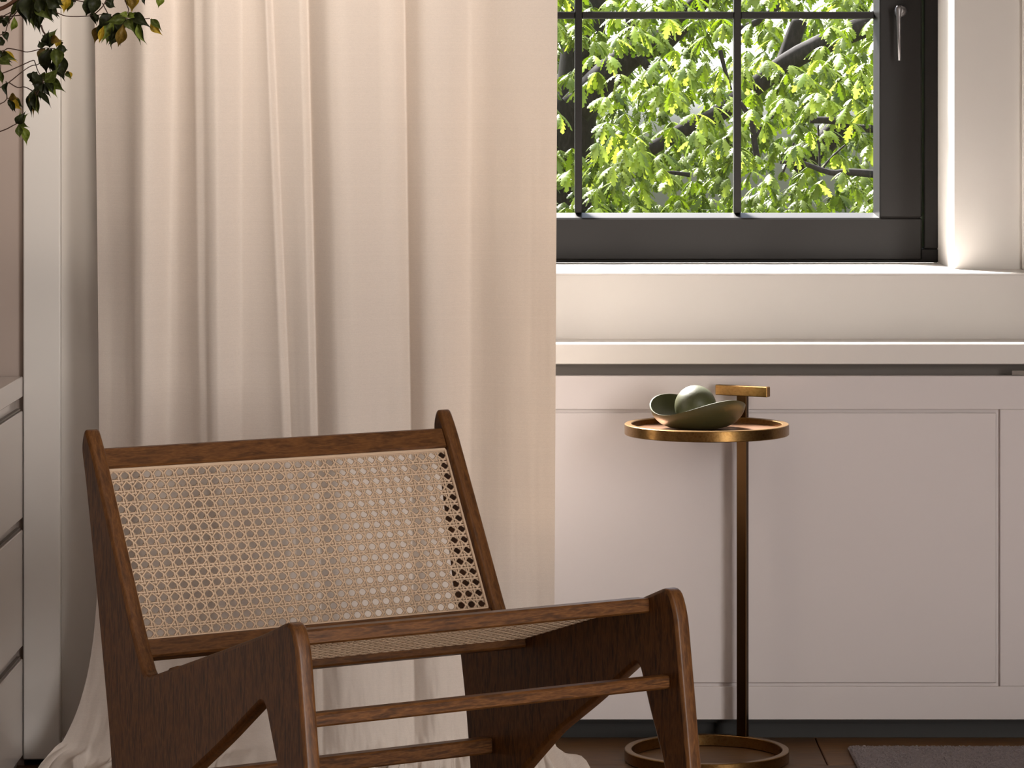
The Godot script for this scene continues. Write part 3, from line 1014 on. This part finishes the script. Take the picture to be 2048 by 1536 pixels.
func make_tree() -> void:
	var tr := thing("leafy_tree", "bright green leafy tree with dark rough limbs outside the window", "tree", Vector3(0.1, -5.0, -15.6))
	var at := tr.position
	var st := S()
	var trunk := spline([Vector3(0.1, -5.0, -15.6), Vector3(0.14, -2.5, -15.5), P(1128, 420, 15.4), P(1160, 160, 15.4), P(1190, -200, 15.5), P(1260, -700, 15.6)], 6)
	var rr := []
	for i in trunk.size():
		rr.append(lerpf(0.17, 0.05, float(i) / trunk.size()))
	for i in trunk.size():
		trunk[i] -= at
	tube(st, trunk, rr, 14)
	part("trunk", done(st), M.bark, tr)
	var limbs := [[[[1150, 220], [1215, 150], [1275, 100], [1330, 78], [1420, -20]], 15.0, 0.075, 0.04], [[[1300, 300], [1375, 255], [1430, 232], [1500, 180], [1600, 110], [1760, 40]], 14.6, 0.028, 0.05], [[[1262, 95], [1262, 60], [1255, 20]], 15.0, 0.03, 0.012], [[[1275, 110], [1300, 140], [1312, 170]], 14.9, 0.022, 0.012], [[[1480, 205], [1502, 240], [1510, 290], [1517, 335]], 13.2, 0.01, 0.013], [[[1512, 275], [1525, 250], [1545, 235], [1560, 228]], 13.2, 0.006, 0.004],
		[[[1560, 325], [1600, 325], [1660, 345], [1700, 344], [1770, 350]], 13.0, 0.006, 0.018], [[[1620, 240], [1670, 242], [1705, 255], [1770, 258]], 13.4, 0.014, 0.018], [[[1640, 340], [1638, 290], [1636, 250]], 13.1, 0.004, 0.004], [[[1566, 345], [1580, 310], [1588, 285]], 13.1, 0.004, 0.004], [[[1640, 345], [1660, 318], [1690, 290]], 13.1, 0.005, 0.003], [[[1480, 60], [1520, 40], [1560, 10]], 14.2, 0.016, 0.012], [[[1545, 150], [1570, 125], [1585, 80], [1600, 40]], 14.8, 0.05, 0.03], [[[1590, 340], [1620, 310], [1645, 290], [1700, 230]], 15.4, 0.06, 0.05], [[[1120, 360], [1230, 330], [1320, 325]], 14.0, 0.014, 0.006], [[[1380, 350], [1330, 345], [1250, 355]], 13.6, 0.01, 0.004], [[[1440, 100], [1450, 140], [1462, 180]], 14.0, 0.01, 0.006]]
	for e in limbs:
		var pts := []
		for q in e[0]:
			pts.append(P(q[0], q[1], e[1]) - at)
		pts = spline(pts, 4)
		var r2 := []
		for i in pts.size():
			r2.append(lerpf(e[2], e[3], float(i) / pts.size()))
		st = S()
		tube(st, pts, r2, 8)
		part("branch", done(st), M.bark, tr)
	# leaves in drooping sprays, the sprays in flat tiers
	rng.seed = 77
	var lm := tree_leaf()
	var all: Array[Transform3D] = []
	for tier in 2700:
		var c := Vector3(rng.randf_range(-1.5, 3.2), rng.randf_range(-1.0, 2.6), rng.randf_range(-18.6, -12.2))
		var rad := rng.randf_range(0.2, 0.5)
		for s in rng.randi_range(5, 10):
			var th := rng.randf() * TAU
			var rr2 := sqrt(rng.randf()) * rad
			var p := c + Vector3(cos(th) * rr2, -0.35 * rr2 * rr2 + rng.randf_range(-0.05, 0.05), sin(th) * rr2)
			var az := th + rng.randf_range(-0.7, 0.7)
			for k in rng.randi_range(6, 9):
				var aa := az + rng.randf_range(-2.0, 2.0)
				var pitch := -rng.randf_range(0.1, 0.9)
				var dir := Vector3(cos(aa) * cos(pitch), sin(pitch), sin(aa) * cos(pitch))
				var nrm := (Vector3.UP - dir * dir.y).normalized()
				nrm = (nrm + Vector3(rng.randf_range(-0.35, 0.35), 0, rng.randf_range(-0.35, 0.35))).normalized()
				var x := dir.cross(nrm).normalized()
				nrm = x.cross(dir)
				var len := rng.randf_range(0.046, 0.078)
				all.append(Transform3D(Basis(x * len * 0.8, dir * len, nrm * len), p + dir * 0.006 - at))
	# the three hundred that show largest become parts of their own
	var scored := []
	for i in all.size():
		var w: Vector3 = all[i].origin + at
		var d := -w.z
		var px := CX + w.x * F / d
		var py := HY + (EYE - w.y) * F / d
		if px > 1110 and px < 1760 and py > -10 and py < 440:
			scored.append([all[i].basis.y.length() / d, i])
	scored.sort_custom(func(a, b): return a[0] > b[0])
	var single := {}
	for k in mini(300, scored.size()):
		var i: int = scored[k][1]
		single[i] = true
		var o := part("leaf", lm, M["tree_leaf_%d" % (rng.randi() % 4)], tr)
		o.transform = all[i]
	var mm := MultiMesh.new()
	mm.transform_format = MultiMesh.TRANSFORM_3D
	mm.use_colors = true
	mm.mesh = lm
	mm.instance_count = all.size() - single.size()
	var j := 0
	for i in all.size():
		if single.has(i):
			continue
		mm.set_instance_transform(j, all[i])
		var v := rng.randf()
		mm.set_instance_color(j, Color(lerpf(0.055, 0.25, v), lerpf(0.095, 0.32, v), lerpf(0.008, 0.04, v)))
		j += 1
	var fo := MultiMeshInstance3D.new()
	fo.multimesh = mm
	fo.material_override = M.foliage
	put(fo, "foliage", tr)
	fo.set_meta("kind", "stuff")
	print("tree leaves ", all.size(), " in view ", scored.size())
	var g := part("ground", box_mesh(Vector3(-60, -5.3, -90), Vector3(60, -5.0, -7.0)), M.ground)
	structure(g, "grassy ground below the tree outside", "ground")

# ------------------------------------------------------------------ camera and light
func _ready() -> void:
	var cam := Camera3D.new()
	cam.name = "camera"
	cam.projection = Camera3D.PROJECTION_FRUSTUM
	cam.near = 0.1
	cam.far = 300.0
	cam.size = 2.0 * cam.near * 768.0 / F
	cam.frustum_offset = Vector2(0.0, -(768.0 - HY) / F * cam.near)
	cam.position = Vector3(0, EYE, 0)
	add_child(cam)
	cam.current = true
	var env := Environment.new()
	env.background_mode = Environment.BG_SKY
	var sky := Sky.new()
	var sm := ProceduralSkyMaterial.new()
	sm.sky_top_color = Color(0.86, 0.91, 1.0)
	sm.sky_horizon_color = Color(1.0, 1.0, 1.0)
	sm.ground_horizon_color = Color(0.75, 0.78, 0.7)
	sm.ground_bottom_color = Color(0.4, 0.42, 0.34)
	sm.sun_angle_max = 1.0
	sm.sky_energy_multiplier = 1.5
	sm.ground_energy_multiplier = 0.8
	sky.sky_material = sm
	env.sky = sky
	env.tonemap_mode = Environment.TONE_MAPPER_LINEAR
	env.tonemap_exposure = 1.0
	env.sdfgi_enabled = true
	env.ssao_enabled = true
	env.ssil_enabled = true
	var we := WorldEnvironment.new()
	we.name = "world_environment"
	we.environment = env
	add_child(we)
	var sun := DirectionalLight3D.new()
	sun.name = "sun"
	sun.light_color = Color(1.0, 0.98, 0.96)
	sun.light_energy = SUN_ENERGY
	sun.light_angular_distance = 14.0
	sun.shadow_enabled = true
	add_child(sun)
	sun.look_at_from_position(Vector3.ZERO, Vector3(0.56, -1.15, 1.0), Vector3.UP)
	# fill light added in the opening of the unseen side window
	var side_fill := AreaLight3D.new()
	side_fill.name = "added_window_fill"
	side_fill.area_size = Vector2(2.3, 2.1)
	side_fill.light_color = Color(1.0, 0.975, 0.955)
	side_fill.light_energy = SIDE_FILL_ENERGY
	side_fill.area_range = 20.0
	side_fill.area_attenuation = 2.0
	side_fill.shadow_enabled = true
	add_child(side_fill)
	side_fill.look_at_from_position(Vector3(2.58, 1.38, -1.0), Vector3(0.0, 1.38, -1.0), Vector3.UP)
	make_materials()
	make_room()
	make_cabinet()
	make_drawers()
	make_curtain()
	make_chair()
	make_table()
	make_rug()
	make_plant()
	make_tree()
	make_added_lamp()

func make_added_lamp() -> void:
	# an unseen dish spotlight, added to brighten the upper curtain and wall
	for e in [[Vector3(-0.2, 2.7, -3.5), Vector3(-0.42, 1.78, -6.0), 26.0, ADDED_LAMP_ENERGY, "wide black dish spotlight added unseen on the ceiling to brighten the curtain", 0.28]]:
		var w: float = e[5]
		var c := thing("added_ceiling_spotlight", e[4], "spotlight", e[0])
		var dir: Vector3 = (e[1] - (e[0] + Vector3(0, -0.06 - w, 0))).normalized()
		var head := Vector3(0, -0.06 - w, 0)
		var st := S()
		tube(st, [Vector3(0, 0, 0), Vector3(0, -0.012, 0)], [0.04, 0.04], 24)
		tube(st, [Vector3(0, -0.012, 0), head], [0.008, 0.008], 12)
		part("bracket", done(st), M.black_frame, c)
		st = S()
		tube(st, [head - dir * 0.07, head + dir * 0.07, head + dir * 0.071, head + dir * 0.055], [w, w, w - 0.003, w - 0.003], 32, false)
		tube(st, [head - dir * 0.0701, head - dir * 0.069], [w, w], 32)
		part("can", done(st), M.black_frame, c)
		st = S()
		tube(st, [head + dir * 0.050, head + dir * 0.054], [w - 0.004, w - 0.004], 32)
		part("bulb", done(st), M.diffuser, c)
		var l := SpotLight3D.new()
		l.light_color = Color(1.0, 0.945, 0.89)
		l.light_energy = e[3]
		l.light_size = w
		l.spot_range = 20.0
		l.spot_attenuation = 2.0
		l.spot_angle = e[2]
		l.spot_angle_attenuation = 1.0
		l.shadow_enabled = true
		put(l, "added_spot_lamp", self)
		l.look_at_from_position(c.position + head + dir * 0.09, e[1], Vector3.UP)
